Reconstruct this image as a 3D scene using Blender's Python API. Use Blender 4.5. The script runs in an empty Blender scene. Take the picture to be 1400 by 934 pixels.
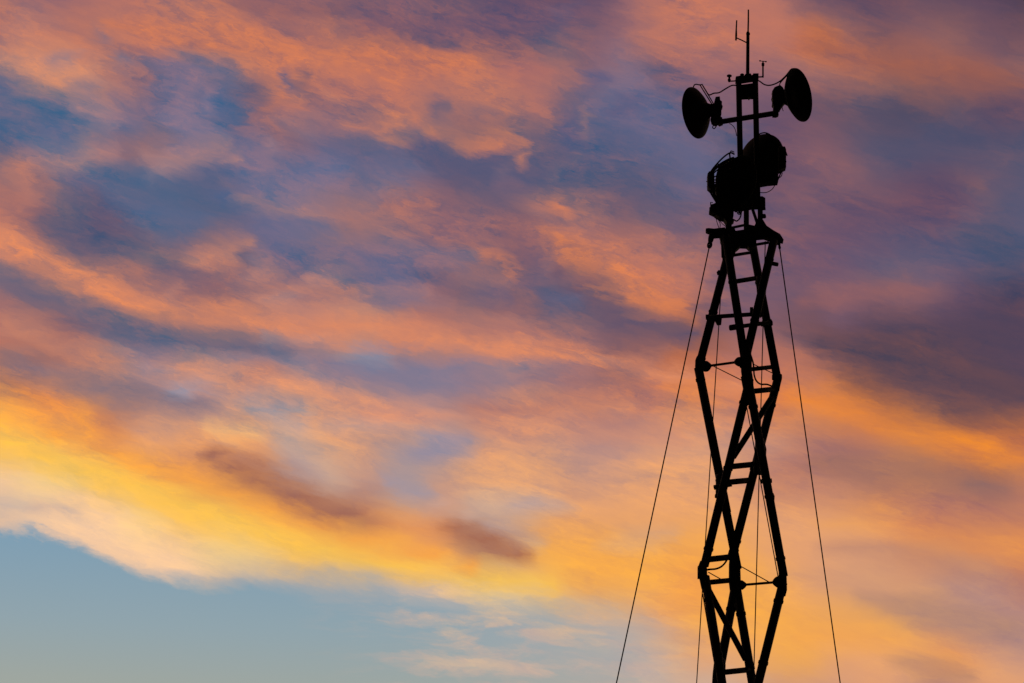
import bpy, math, random
import numpy as np
from mathutils import Vector, Matrix

random.seed(4)
scene = bpy.context.scene
COL = scene.collection
R = math.radians

# ------------------------------------------------------------------ camera
PW, PH = 1400.0, 934.0
LENS, PITCH, ROLL = 120.0, 17.0, 1.7
CAM = Vector((0, 0, 1.6))
cam_d = bpy.data.cameras.new("camera")
cam_d.lens = LENS
cam_d.sensor_width = 36
cam_d.clip_start = 0.1
cam_d.clip_end = 20000
cam = bpy.data.objects.new("camera", cam_d)
COL.objects.link(cam)
CAM_ROT = Matrix.Rotation(R(90 + PITCH), 3, 'X') @ Matrix.Rotation(R(ROLL), 3, 'Z')
cam.matrix_world = Matrix.Translation(CAM) @ CAM_ROT.to_4x4()
scene.camera = cam
FPX = LENS / 36.0 * PW
CX, CY = PW / 2, PH / 2
MAST_Y = 45.0


def at(px, py, dy=0.0):
    """world point seen at a photo pixel, standing on the vertical plane dy metres behind the mast axis"""
    d = CAM_ROT @ Vector(((px - CX) / FPX, (CY - py) / FPX, -1.0))
    t = (MAST_Y + dy) / d.y
    return CAM + d * t


S = MAST_Y / math.cos(R(PITCH)) / FPX      # metres per photo pixel at the mast

# ------------------------------------------------------------------ exposure
scene.view_settings.view_transform = 'Standard'
scene.view_settings.look = 'None'
scene.view_settings.exposure = 0
scene.view_settings.gamma = 1

# ------------------------------------------------------------------ sun (already on the horizon, far left behind the mast)
sun_d = bpy.data.lights.new("sun", 'SUN')
sun_d.energy = 0.04
sun_d.angle = R(0.5)
sun_d.color = (1, 0.62, 0.34)
sun = bpy.data.objects.new("sun", sun_d)
COL.objects.link(sun)
SUN_EL, SUN_AZ = R(1.0), R(-14)            # azimuth from +Y, negative to the left
sdir = Vector((math.sin(SUN_AZ) * math.cos(SUN_EL), math.cos(SUN_AZ) * math.cos(SUN_EL), math.sin(SUN_EL)))
sun.rotation_euler = sdir.to_track_quat('Z', 'Y').to_euler()

# ------------------------------------------------------------------ sky: where each bank of cloud hangs
PAL = dict(
    a=(85, 68, 90), b=(105, 80, 105), c=(125, 92, 108), d=(150, 105, 112), e=(172, 118, 108), f=(185, 121, 105),
    g=(204, 129, 98), h=(208, 143, 115), i=(84, 99, 138), j=(86, 93, 130), k=(103, 102, 137), l=(128, 115, 142),
    m=(150, 135, 155), n=(92, 90, 120), o=(178, 138, 136), p=(205, 152, 130), q=(235, 165, 115), r=(240, 150, 80),
    s=(250, 172, 80), t=(254, 193, 90), u=(255, 215, 140), v=(250, 205, 165), w=(205, 178, 163), x=(116, 157, 182),
    y=(145, 165, 170), z=(155, 165, 160), A=(190, 125, 95), B=(150, 98, 88), C=(105, 76, 86), D=(215, 122, 66),
    E=(150, 150, 168), F=(168, 170, 168))
ROWS = ["eddffeeddccdccbbbdggffcbbcbba", "fhgefgggfeccccbncdffgggecdecc", "khhedlkeggfgfgffdlcdddeeeedde",
        "iiilklicfdffeeedjkkccbbcnnnbb", "jlpdekklckjjjbnnjjkknbccnnnnn", "eekiiijlllklcnnnnnnknbcccbbcn",
        "fcnbiijkleeeddceecncbccbbbbnn", "hfnnedekkkkkdecdfgfeccbbnnnnn", "dnefedcedekkcncnnegfcccdcdbaa",
        "ffcnnnnkmpqffffeecCCccCbaaaaa", "ABfpmppfolkllloddBfDggfBCCaaa", "srrAommqqppoofffffgrgDrrDBCCC",
        "tssrqqqqwqqpEpppoopp" + "ppedfrDDD", "vuutsrAAmwoEpqqqppqq" + "qfffeAABA", "wvvvuttsrA" + "Aqpwwqqqqq" + "qqqqrgfff",
        "vvvvvvuutt" + "tsrBAsssss" + "sqqqqrrrr", "vvvvvvwwww" + "wwvuutsssr" + "ssqpppoof",
        "yyyyyyywww" + "wwwwwwwwqs" + "ssssssqpo", "zzzzzzzzzz" + "wwwwwwwwwq" + "qssqqqrqp",
        "zzzzzzzzzz" + "wwwwwwwwww" + "wpppqpoqq"]
GRID = np.array([[PAL[ch] for ch in row] for row in ROWS], dtype=float) / 255.0
# cloud streaks and gaps: points, half width, softness, colour, opacity
STROKES = [
    ([(10, 165), (70, 163), (115, 170)], 8, 14, (80, 104, 145), .7),
    ([(110, 172), (190, 182)], 3, 8, (80, 103, 148), .8),
    ([(140, 235), (190, 255), (250, 275)], 12, 18, (74, 104, 150), .9),
    ([(200, 292), (290, 305)], 8, 14, (78, 102, 145), .8),
    ([(306, 120), (318, 165)], 6, 12, (78, 104, 150), .8),
    ([(150, 30), (250, 52), (350, 60), (450, 66), (560, 76), (660, 86)], 8, 18, (210, 130, 92), .8),
    ([(470, 25), (570, 48), (680, 30), (800, 15)], 8, 20, (112, 86, 110), .8),
    ([(40, 90), (110, 108)], 6, 12, (214, 150, 115), .6),
    ([(565, 163), (615, 190), (690, 192), (725, 212)], 4, 11, (216, 136, 98), .9),
    ([(560, 195), (650, 215), (720, 245)], 8, 18, (86, 88, 125), .8),
    ([(400, 120), (385, 150)], 6, 12, (195, 130, 105), .6),
    ([(395, 100), (420, 140)], 4, 10, (112, 92, 115), .7),
    ([(740, 328), (800, 362), (840, 405), (900, 425), (945, 437)], 7, 16, (220, 134, 84), .75),
    ([(770, 372), (815, 400), (850, 440), (940, 460)], 8, 15, (98, 82, 108), .85),
    ([(612, 338), (690, 365), (725, 382)], 4, 10, (205, 130, 98), .75),
    ([(625, 355), (700, 392), (780, 405)], 5, 12, (104, 92, 120), .7),
    ([(195, 345), (260, 352), (340, 338)], 4, 10, (200, 135, 112), .6),
    ([(200, 372), (300, 372)], 6, 12, (98, 92, 120), .6),
    ([(0, 605), (100, 640), (200, 670), (300, 705), (400, 742), (470, 757), (560, 777), (650, 792), (760, 803)], 8, 19, (255, 198, 84), .9),
    ([(60, 590), (180, 625), (250, 648), (330, 678), (420, 708), (480, 733), (560, 750), (640, 774)], 5, 15, (253, 166, 72), .8),
    ([(278, 620), (320, 645), (400, 680), (450, 697), (520, 717)], 7, 14, (164, 106, 88), .9),
    ([(600, 716), (650, 738), (730, 768)], 5, 13, (168, 106, 82), .85),
    ([(15, 502), (70, 512)], 4, 12, (138, 102, 108), .7),
    ([(140, 530), (220, 545)], 8, 18, (128, 115, 132), .6),
    ([(230, 530), (275, 548)], 4, 10, (145, 152, 176), .8),
    ([(350, 460), (385, 475)], 4, 10, (112, 135, 172), .8),
    ([(480, 490), (560, 500), (640, 510)], 7, 14, (126, 124, 152), .7),
    ([(1080, 540), (1180, 560), (1280, 598), (1400, 635)], 10, 24, (238, 140, 60), .9),
    ([(1130, 470), (1250, 500), (1400, 530)], 22, 40, (96, 71, 83), .85),
    ([(1110, 635), (1230, 640), (1340, 668)], 10, 24, (160, 112, 98), .7),
    ([(1330, 325), (1400, 345)], 14, 36, (78, 82, 112), .65),
    ([(1200, 148), (1330, 185)], 16, 34, (86, 84, 116), .7),
    ([(1320, 240), (1372, 270)], 1, 6, (148, 104, 104), .5),
    ([(1090, 60), (1200, 85), (1400, 110)], 10, 26, (188, 112, 84), .7),
    ([(1230, 825), (1400, 862)], 6, 16, (176, 132, 114), .7),
    ([(1230, 905), (1330, 925)], 6, 16, (190, 138, 108), .6),
    ([(600, 860), (640, 870)], 3, 9, (226, 190, 155), .8),
    ([(560, 912), (700, 908)], 3, 9, (212, 186, 160), .7),
    ([(740, 870), (850, 876)], 3, 9, (226, 190, 150), .7),
    ([(520, 812), (630, 822)], 5, 12, (226, 192, 165), .8),
    ([(0, 165 + 525), (60, 690)], 3, 9, (200, 180, 170), .5),
    ([(40, 695), (130, 690)], 4, 10, (212, 178, 160), .6),

    # long banks and gaps that join up across the left half
    ([(-20, 172), (60, 168), (132, 180)], 10, 15, (84, 100, 138), .75), ([(60, 190), (112, 196)], 6, 10, (80, 102, 142), .7),
    ([(136, 232), (190, 258), (260, 272), (335, 286)], 13, 19, (84, 98, 133), .75), ([(290, 262), (400, 302), (472, 318)], 6, 12, (86, 100, 143), .7),
    ([(-60, 360), (0, 380), (80, 406), (145, 432), (220, 461), (330, 472), (450, 488)], 9, 15, (102, 99, 125), .8),
    ([(0, 440), (60, 465), (110, 489), (195, 506)], 7, 13, (204, 139, 108), .8),
    ([(18, 496), (72, 512), (140, 531), (222, 550), (300, 561)], 6, 13, (132, 113, 127), .75),
    ([(470, 494), (560, 502), (680, 512), (800, 516)], 6, 14, (130, 122, 148), .7),
    ([(560, 205), (650, 225), (780, 240)], 10, 22, (90, 89, 122), .7),
    ([(-120, 270), (0, 327), (60, 355), (140, 393), (215, 420), (300, 430), (460, 447), (560, 461), (700, 480), (800, 486), (930, 510), (1010, 528)], 10, 13, (224, 146, 103), .95),
    ([(300, 375), (450, 395), (600, 424), (720, 440)], 4, 12, (188, 130, 112), .5), ([(420, 330), (560, 346), (680, 386), (780, 430)], 3, 12, (176, 122, 112), .5),
    ([(250, 500), (400, 535), (560, 570), (760, 590), (930, 600)], 5, 14, (222, 150, 115), .5), ([(280, 482), (430, 502), (600, 527), (760, 546)], 4, 13, (140, 126, 146), .5),
    ([(60, 522), (200, 560), (330, 590)], 4, 13, (178, 130, 114), .4),
    ([(1120, 745), (1260, 760), (1390, 800)], 6, 17, (190, 136, 116), .65), ([(1180, 822), (1320, 852), (1420, 884)], 9, 18, (176, 134, 124), .7),
    ([(1090, 690), (1300, 692)], 3, 12, (198, 132, 102), .4), ([(1090, 870), (1260, 882)], 4, 14, (250, 168, 80), .5),
    ([(1100, 140), (1180, 160), (1280, 150)], 8, 26, (104, 84, 104), .5),
    ([(490, 706), (560, 722), (630, 732)], 3, 12, (222, 138, 86), .5),
    # slate hollows in the middle, lit ridges over them
    ([(455, 338), (560, 352), (640, 372)], 8, 18, (120, 106, 134), .6), ([(470, 405), (600, 418)], 5, 12, (128, 108, 130), .5),
    ([(690, 405), (800, 425), (900, 448)], 8, 16, (104, 86, 108), .6), ([(820, 470), (940, 478)], 5, 14, (140, 98, 100), .6),
    ([(440, 575), (560, 592)], 3, 10, (165, 148, 160), .5), ([(120, 330), (250, 345)], 8, 16, (92, 92, 120), .6),
    ([(600, 205), (690, 196), (722, 214)], 2, 7, (214, 134, 98), .7), ([(470, 172), (530, 180), (552, 195)], 2, 7, (196, 128, 106), .7),
    ([(385, 152), (440, 165)], 2, 8, (186, 122, 108), .6), ([(840, 372), (900, 402), (945, 418)], 5, 13, (226, 138, 84), .6),
    ([(855, 320), (905, 335)], 5, 14, (190, 122, 102), .6), ([(890, 300), (940, 330)], 6, 14, (134, 96, 112), .5),
    # upper left
    ([(30, 58), (97, 63)], 4, 10, (207, 140, 107), .7), ([(128, 46), (142, 50)], 3, 10, (122, 106, 130), .6),
    ([(0, 74), (40, 86), (110, 104), (130, 112)], 5, 12, (212, 150, 116), .75), ([(62, 78), (88, 80)], 4, 9, (142, 122, 140), .6),
    ([(100, 117), (126, 120)], 3, 8, (118, 112, 140), .5), ([(95, 138), (142, 166)], 8, 14, (170, 132, 136), .6),
    ([(148, 84), (182, 90)], 3, 9, (112, 110, 140), .6), ([(205, 86), (270, 102)], 7, 15, (112, 106, 138), .7),
    ([(265, 124), (290, 142)], 8, 15, (92, 102, 140), .6), ([(301, 122), (290, 152)], 2, 6, (142, 122, 146), .6),
    ([(318, 112), (326, 150), (310, 182)], 6, 13, (84, 100, 140), .7), ([(228, 168), (300, 180)], 12, 22, (142, 122, 145), .6),
    ([(190, 212), (240, 216), (300, 204), (322, 214)], 6, 13, (180, 133, 128), .75), ([(190, 236), (236, 231)], 3, 8, (165, 131, 137), .7),
    ([(122, 198), (152, 210)], 3, 9, (182, 132, 126), .7), ([(62, 181), (112, 196)], 5, 10, (82, 102, 145), .7),
    ([(18, 224), (36, 250), (28, 278)], 5, 12, (188, 127, 110), .7), ([(64, 268), (92, 286)], 5, 12, (177, 123, 112), .65),
    ([(40, 246), (62, 264)], 3, 8, (120, 98, 116), .55), ([(74, 214), (92, 232)], 5, 11, (160, 123, 126), .5),
    ([(58, 296), (132, 280)], 9, 18, (95, 92, 118), .7), ([(290, 0), (380, 10), (462, 22)], 7, 17, (142, 97, 102), .7),
    ([(366, 105), (379, 150)], 4, 9, (206, 131, 98), .8), ([(333, 113), (356, 131)], 5, 10, (110, 95, 120), .8),
    ([(391, 103), (396, 127)], 5, 9, (100, 95, 128), .85), ([(408, 128), (411, 147)], 2, 6, (190, 126, 105), .8),
    ([(425, 98), (431, 122)], 4, 8, (126, 96, 110), .7), ([(454, 130), (463, 152)], 5, 10, (206, 136, 105), .75),
    ([(395, 168), (442, 192)], 7, 15, (146, 116, 128), .6), ([(362, 204), (386, 213)], 4, 9, (160, 128, 138), .6),
    ([(308, 254), (340, 274), (400, 289), (467, 300)], 4, 11, (172, 127, 124), .7), ([(380, 230), (467, 246)], 7, 14, (100, 108, 148), .7),
    # upper middle
    ([(535, 3), (548, 10)], 4, 10, (152, 102, 108), .7), ([(760, 12), (775, 20)], 7, 15, (92, 86, 120), .75),
    ([(480, 70), (545, 85), (600, 90), (650, 86)], 8, 16, (206, 127, 93), .8), ([(690, 100), (740, 98)], 12, 24, (176, 113, 105), .7),
    ([(588, 145), (616, 148)], 2, 7, (110, 96, 120), .85), ([(648, 150), (672, 155)], 3, 8, (140, 108, 118), .6),
    ([(469, 128), (480, 152)], 3, 8, (190, 126, 106), .7), ([(499, 128), (506, 146)], 3, 8, (130, 100, 116), .75),
    ([(519, 154), (562, 168)], 2, 7, (202, 132, 102), .8), ([(513, 178), (536, 193)], 2, 7, (188, 127, 108), .85),
    ([(722, 138), (738, 162)], 6, 14, (188, 122, 105), .7), ([(716, 205), (722, 221)], 2, 7, (200, 130, 105), .7),
    ([(774, 164), (781, 206)], 7, 12, (88, 90, 128), .85), ([(801, 150), (813, 190)], 3, 9, (158, 116, 118), .7),
    ([(788, 111), (822, 100)], 6, 12, (92, 92, 132), .8), ([(848, 152), (872, 140)], 7, 13, (92, 92, 130), .75),
    ([(766, 234), (787, 222)], 2, 6, (152, 114, 118), .75), ([(688, 222), (698, 234)], 2, 5, (150, 115, 122), .6),
    ([(525, 275), (600, 281)], 6, 14, (174, 117, 108), .8), ([(480, 294), (545, 302)], 5, 12, (166, 119, 115), .7),
    ([(754, 283), (776, 292)], 4, 11, (209, 131, 98), .85), ([(729, 268), (741, 302)], 4, 10, (166, 116, 112), .7),
    ([(688, 250), (722, 264)], 4, 9, (120, 98, 120), .6), ([(620, 270), (682, 281)], 6, 14, (130, 98, 112), .7),
    # middle left ripples
    ([(248, 350), (330, 349), (346, 330)], 2, 7, (202, 139, 112), .8), ([(238, 356), (246, 360)], 3, 7, (92, 92, 124), .8),
    ([(318, 364), (342, 349)], 2, 7, (90, 90, 122), .8), ([(203, 370), (262, 376)], 2, 7, (90, 90, 122), .7),
    ([(236, 384), (246, 402)], 2, 7, (205, 140, 112), .7), ([(328, 364), (382, 369)], 3, 8, (190, 136, 122), .7),
    ([(420, 376), (467, 372)], 3, 9, (186, 136, 125), .7), ([(358, 411), (400, 405), (422, 394)], 3, 9, (192, 141, 125), .7),
    ([(392, 384), (404, 376)], 1, 6, (100, 100, 130), .8), ([(222, 434), (233, 418)], 1, 5, (125, 104, 118), .8),
    ([(309, 515), (313, 536)], 2, 7, (228, 158, 110), .8), ([(360, 542), (376, 528)], 3, 9, (222, 156, 120), .7),
    ([(246, 494), (300, 514), (340, 540), (420, 551)], 4, 12, (206, 149, 122), .7), ([(328, 544), (420, 576)], 5, 12, (148, 148, 170), .7),
    ([(284, 592), (312, 596), (362, 590)], 4, 10, (248, 190, 125), .8), ([(106, 556), (126, 577)], 8, 19, (246, 161, 75), .8),
    ([(138, 566), (162, 592)], 6, 15, (203, 133, 95), .6), ([(60, 505), (150, 520), (260, 520)], 3, 12, (170, 128, 120), .4),
    # middle
    ([(480, 388), (570, 400), (630, 416)], 2, 8, (168, 121, 122), .6), ([(500, 402), (572, 412)], 3, 9, (112, 108, 140), .65),
    ([(640, 394), (692, 402)], 3, 9, (108, 95, 122), .7), ([(738, 417), (802, 404)], 4, 9, (98, 98, 130), .7),
    ([(703, 424), (716, 432)], 2, 6, (166, 117, 112), .7), ([(556, 345), (642, 352)], 4, 11, (122, 107, 130), .6),
    ([(470, 474), (532, 490)], 4, 10, (128, 140, 170), .7), ([(790, 521), (882, 515)], 4, 12, (152, 111, 112), .6),
    ([(670, 545), (760, 546), (862, 560)], 4, 12, (213, 143, 108), .7), ([(490, 560), (545, 566), (622, 576)], 5, 12, (223, 153, 122), .7),
    ([(680, 580), (762, 586)], 6, 14, (218, 152, 118), .6), ([(568, 616), (642, 611)], 5, 12, (142, 138, 165), .8),
    ([(466, 604), (522, 606)], 3, 9, (236, 169, 125), .7),
    # lower middle
    ([(480, 640), (560, 646)], 1, 6, (224, 167, 140), .6), ([(528, 654), (560, 670), (592, 682)], 5, 12, (160, 150, 166), .75),
    ([(588, 690), (652, 706)], 1, 5, (226, 181, 160), .6), ([(640, 650), (762, 656)], 5, 13, (241, 171, 120), .6),
    ([(700, 690), (772, 691)], 5, 12, (182, 161, 165), .6), ([(676, 728), (742, 742)], 3, 9, (186, 166, 165), .6),
    ([(826, 742), (930, 735)], 4, 13, (207, 166, 150), .5), ([(800, 700), (930, 705)], 4, 14, (240, 168, 112), .5),
    # right
    ([(1100, 38), (1135, 72)], 7, 22, (202, 120, 76), .7), ([(1240, 130), (1400, 116)], 6, 22, (154, 102, 98), .6),
    ([(1318, 660), (1384, 672)], 4, 14, (145, 108, 105), .6), ([(1110, 722), (1242, 705)], 3, 12, (236, 161, 96), .6),
    ([(1060, 785), (1222, 792)], 4, 15, (216, 156, 116), .5), ([(1090, 410), (1200, 395), (1290, 400)], 4, 16, (166, 104, 94), .5),
    ([(1225, 368), (1250, 385)], 3, 12, (158, 104, 100), .35), ([(1100, 350), (1200, 345)], 10, 26, (112, 88, 112), .5),
    ([(1110, 215), (1180, 235)], 6, 20, (148, 102, 108), .5),
]


def cubic_w(t):
    bs = np.stack([(1 - t) ** 3 / 6, (3 * t ** 3 - 6 * t * t + 4) / 6, (-3 * t ** 3 + 3 * t * t + 3 * t + 1) / 6, t ** 3 / 6])
    cr_ = np.stack([((-t + 2) * t - 1) * t / 2, ((3 * t - 5) * t * t + 2) / 2, ((-3 * t + 4) * t + 1) * t / 2, (t - 1) * t * t / 2])
    return bs * .75 + cr_ * .25


def sky_paint(x, y):
    """cloud colour (display values) and strength of fine cloud structure for arrays of photo-frame positions"""
    gx = np.clip(x / 50.0, 0, 27.999); gy = np.clip(y / 50.0, 0, 18.999)
    ix = gx.astype(int); iy = gy.astype(int)
    wx = cubic_w(gx - ix); wy = cubic_w(gy - iy)
    out = np.zeros(x.shape + (3,))
    for b in range(4):
        for a in range(4):
            out += (wx[a] * wy[b])[..., None] * GRID[np.clip(iy + b - 1, 0, 19), np.clip(ix + a - 1, 0, 28)]
    for pts, hw, soft, col, op in STROKES:
        # a soft lens of cloud: widest in the middle, thinning out to its ends
        seg = [math.hypot(b_[0] - a_[0], b_[1] - a_[1]) for a_, b_ in zip(pts[:-1], pts[1:])]
        tot = sum(seg)
        best = np.full(x.shape, 1e9)
        run = 0.0
        for ((x0, y0), (x1, y1)), L_ in zip(zip(pts[:-1], pts[1:]), seg):
            dx, dy = x1 - x0, y1 - y0
            t = np.clip(((x - x0) * dx + (y - y0) * dy) / (dx * dx + dy * dy), 0, 1)
            along = (run + t * L_) / tot
            edge_in = 0 if min(p_[0] for p_ in pts) > 20 else .5      # streaks entering from beyond the frame do not taper there
            tap = np.sqrt(np.clip(1 - (2 * np.maximum(along, edge_in) - 1) ** 2, 0.16, 1))
            best = np.minimum(best, np.hypot(x - x0 - t * dx, y - y0 - t * dy) / ((hw + .95 * soft) * tap))
            run += L_
        k = np.exp(-best ** 2 * 1.15)
        k = (k * op)[..., None]
        out = out * (1 - k) + np.array(col) / 255.0 * k
    shade = np.clip((x - 1060) / 160, 0, 1) * np.clip((330 - y) / 200, 0, 1)
    out = out * (1 - .09 * shade[..., None])
    warm = np.clip((out[..., 0] - out[..., 2]) * 3 - .15, 0, 1) * np.clip((640 - y) / 160, 0, 1)
    out[..., 1] *= 1 - .045 * warm
    grey = out.mean(-1, keepdims=True)
    blue = np.clip((out[..., 2:] - out[..., :1]) * 4, 0, 1)
    out = out + (grey - out) * blue * .13
    amp = np.ones(x.shape)
    amp *= 1 - .6 * np.clip((x - 960) / 160, 0, 1)
    amp *= 1 - .45 * np.clip((y - 500) / 120, 0, 1)
    amp *= 1 - .35 * np.clip((y - 700) / 120, 0, 1)
    return np.clip(out, 0.01, 1), np.clip(amp, .05, 1)


def to_linear(c):
    return np.where(c <= 0.04045, c / 12.92, ((c + 0.055) / 1.055) ** 2.4)


SEG, NROW, STOPS = 3, 62, 31
NU = SEG * (STOPS - 1) + 1
# window of the sky, in azimuth and elevation, in which the banks are placed
AZ0, AZ1 = R(-9.4), R(9.4)
EL0, EL1 = R(17 + 6.4), R(17 - 6.3)
azs = np.linspace(AZ0, AZ1, NU); els = np.linspace(EL0, EL1, NROW)
AZ, EL = np.meshgrid(azs, els)
D = np.stack([np.sin(AZ) * np.cos(EL), np.cos(AZ) * np.cos(EL), np.sin(EL)], -1)
Mi = np.array(CAM_ROT.transposed())
Dc = D @ Mi.T
SX = CX + FPX * Dc[..., 0] / -Dc[..., 2]
SY = CY - FPX * Dc[..., 1] / -Dc[..., 2]
sky_col, sky_amp = sky_paint(SX, SY)
sky_lin = to_linear(sky_col)


# one node group per level of the sky: the colours met along that level from left to right
def level_group(r):
    g = bpy.data.node_groups.new("sky_level", 'ShaderNodeTree')
    g.interface.new_socket('Along', in_out='INPUT', socket_type='NodeSocketFloat')
    g.interface.new_socket('Colour', in_out='OUTPUT', socket_type='NodeSocketColor')
    gi = g.nodes.new('NodeGroupInput'); go = g.nodes.new('NodeGroupOutput')
    res = None
    for k in range(SEG):
        mm = g.nodes.new('ShaderNodeMath'); mm.operation = 'MULTIPLY_ADD'
        g.links.new(gi.outputs[0], mm.inputs[0]); mm.inputs[1].default_value = SEG; mm.inputs[2].default_value = -k
        n = g.nodes.new('ShaderNodeValToRGB')
        g.links.new(mm.outputs[0], n.inputs[0])
        el_ = n.color_ramp.elements
        while len(el_) < STOPS:
            el_.new(1.0)
        for s in range(STOPS):
            el_[s].position = s / (STOPS - 1)
        for s in range(STOPS):
            el_[s].color = (*sky_lin[r, k * (STOPS - 1) + s], 1)
        if res is None:
            res = n.outputs[0]
        else:
            gt = g.nodes.new('ShaderNodeMath'); gt.operation = 'GREATER_THAN'
            g.links.new(mm.outputs[0], gt.inputs[0]); gt.inputs[1].default_value = 0.0
            mx = g.nodes.new('ShaderNodeMix'); mx.data_type = 'RGBA'
            g.links.new(gt.outputs[0], mx.inputs[0]); g.links.new(res, mx.inputs[6]); g.links.new(n.outputs[0], mx.inputs[7])
            res = mx.outputs[2]
    g.links.new(res, go.inputs[0])
    return g


LEVELS = [level_group(r) for r in range(NROW)]

world = bpy.data.worlds.new("World")
world.use_nodes = True
nt = world.node_tree
nt.nodes.clear()


def nd(kind, **kw):
    n = nt.nodes.new(kind)
    for k, v in kw.items():
        setattr(n, k, v)
    return n


def put(sock, v):
    if isinstance(v, bpy.types.NodeSocket):
        nt.links.new(v, sock)
    else:
        sock.default_value = v


def m(op, a, b=None, c=None, clamp=False):
    n = nd('ShaderNodeMath', operation=op, use_clamp=clamp)
    for i, v in enumerate((a, b, c)):
        if v is not None:
            put(n.inputs[i], v)
    return n.outputs[0]


def vm(op, a, b=None, scale=None):
    n = nd('ShaderNodeVectorMath', operation=op)
    put(n.inputs[0], a)
    if b is not None:
        put(n.inputs[1], b)
    if scale is not None:
        put(n.inputs['Scale'], scale)
    return n.outputs['Value'] if op == 'DOT_PRODUCT' else n.outputs[0]


def mixc(f, a, b):
    n = nd('ShaderNodeMix', data_type='RGBA')
    put(n.inputs[0], f); put(n.inputs[6], a); put(n.inputs[7], b)
    return n.outputs[2]


def mixf(f, a, b):
    n = nd('ShaderNodeMix', data_type='FLOAT')
    put(n.inputs[0], f); put(n.inputs[2], a); put(n.inputs[3], b)
    return n.outputs[0]


def xyz(x, y, z=0.0):
    n = nd('ShaderNodeCombineXYZ')
    put(n.inputs[0], x); put(n.inputs[1], y); put(n.inputs[2], z)
    return n.outputs[0]


def noise(vec, scale, detail, rough, color=False, lac=2.0, dist=0.0):
    n = nd('ShaderNodeTexNoise', noise_dimensions='2D')
    put(n.inputs['Vector'], vec)
    n.inputs['Scale'].default_value = scale
    n.inputs['Detail'].default_value = detail
    n.inputs['Roughness'].default_value = rough
    n.inputs['Lacunarity'].default_value = lac
    n.inputs['Distortion'].default_value = dist
    return n.outputs['Color' if color else 0]


def smooth(v, a, b, lo=0.0, hi=1.0):
    n = nd('ShaderNodeMapRange', interpolation_type='SMOOTHSTEP')
    put(n.inputs[0], v); put(n.inputs[1], a); put(n.inputs[2], b)
    n.inputs[3].default_value = lo; n.inputs[4].default_value = hi
    return n.outputs[0]


def fcurve(v, pts):
    n = nd('ShaderNodeFloatCurve')
    put(n.inputs['Value'], v)
    c = n.mapping.curves[0]
    while len(c.points) > 2:
        c.points.remove(c.points[1])
    c.points[0].location = pts[0]; c.points[1].location = pts[-1]
    for p in pts[1:-1]:
        c.points.new(*p)
    n.mapping.update()
    return n.outputs[0]


tc = nd('ShaderNodeTexCoord')
sep = nd('ShaderNodeSeparateXYZ')
nt.links.new(tc.outputs['Generated'], sep.inputs[0])
az = m('ARCTAN2', sep.outputs[0], sep.outputs[1])
el = m('ARCSINE', sep.outputs[2])
# degrees are the unit of all cloud noise
azd = m('MULTIPLY', az, 180 / math.pi)
eld = m('MULTIPLY', el, 180 / math.pi)
q = xyz(azd, eld)
tilt = R(-13)
qa = m('ADD', m('MULTIPLY', azd, math.cos(tilt)), m('MULTIPLY', eld, math.sin(tilt)))
qb = m('SUBTRACT', m('MULTIPLY', eld, math.cos(tilt)), m('MULTIPLY', azd, math.sin(tilt)))
qs = xyz(m('MULTIPLY', qa, 0.3), qb)             # stretched along the drift of the clouds
# turbulent displacement of the banks
w1 = vm('SUBTRACT', noise(qs, 1.3, 6, 0.62, True), (0.5, 0.5, 0.5))
w2 = vm('SUBTRACT', noise(vm('ADD', qs, vm('SCALE', w1, scale=1.2)), 3.2, 6, 0.6, True), (0.5, 0.5, 0.5))
ws = nd('ShaderNodeSeparateXYZ'); nt.links.new(vm('ADD', vm('SCALE', w1, scale=1.1), vm('SCALE', w2, scale=0.55)), ws.inputs[0])
# away from this part of the sky the banks drift apart irregularly
out_az = m('MAXIMUM', smooth(m('ABSOLUTE', azd), 9.4, 20.0), smooth(eld, 23.6, 34.0))
away = m('MULTIPLY', out_az, 26.0)
away_e = m('MULTIPLY', out_az, 7.0)
calm = m('MULTIPLY', smooth(eld, 13.2, 17.5, 0.6, 1.0), smooth(azd, 2.4, 5.6, 1.0, 0.75))
azw = m('ADD', azd, m('MULTIPLY', m('SUBTRACT', noise(q, 0.055, 1, 0.5), 0.5), away))
elw = m('ADD', eld, m('MULTIPLY', m('SUBTRACT', noise(vm('ADD', q, (40.0, 17.0, 0)), 0.06, 1, 0.5), 0.5), away_e))
uaz = m('ADD', azw, m('MULTIPLY', m('MULTIPLY', ws.outputs[0], 0.95), calm))
vel = m('ADD', elw, m('MULTIPLY', m('MULTIPLY', ws.outputs[1], 0.48), calm))
d0, d1 = math.degrees(AZ0), math.degrees(AZ1)
e0, e1 = math.degrees(EL0), math.degrees(EL1)
u = m('PINGPONG', m('DIVIDE', m('SUBTRACT', uaz, d0), d1 - d0), 1.0)
v = m('PINGPONG', m('DIVIDE', m('SUBTRACT', vel, e0), e1 - e0), 1.0)
vr = m('MULTIPLY', v, NROW - 1)
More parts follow.
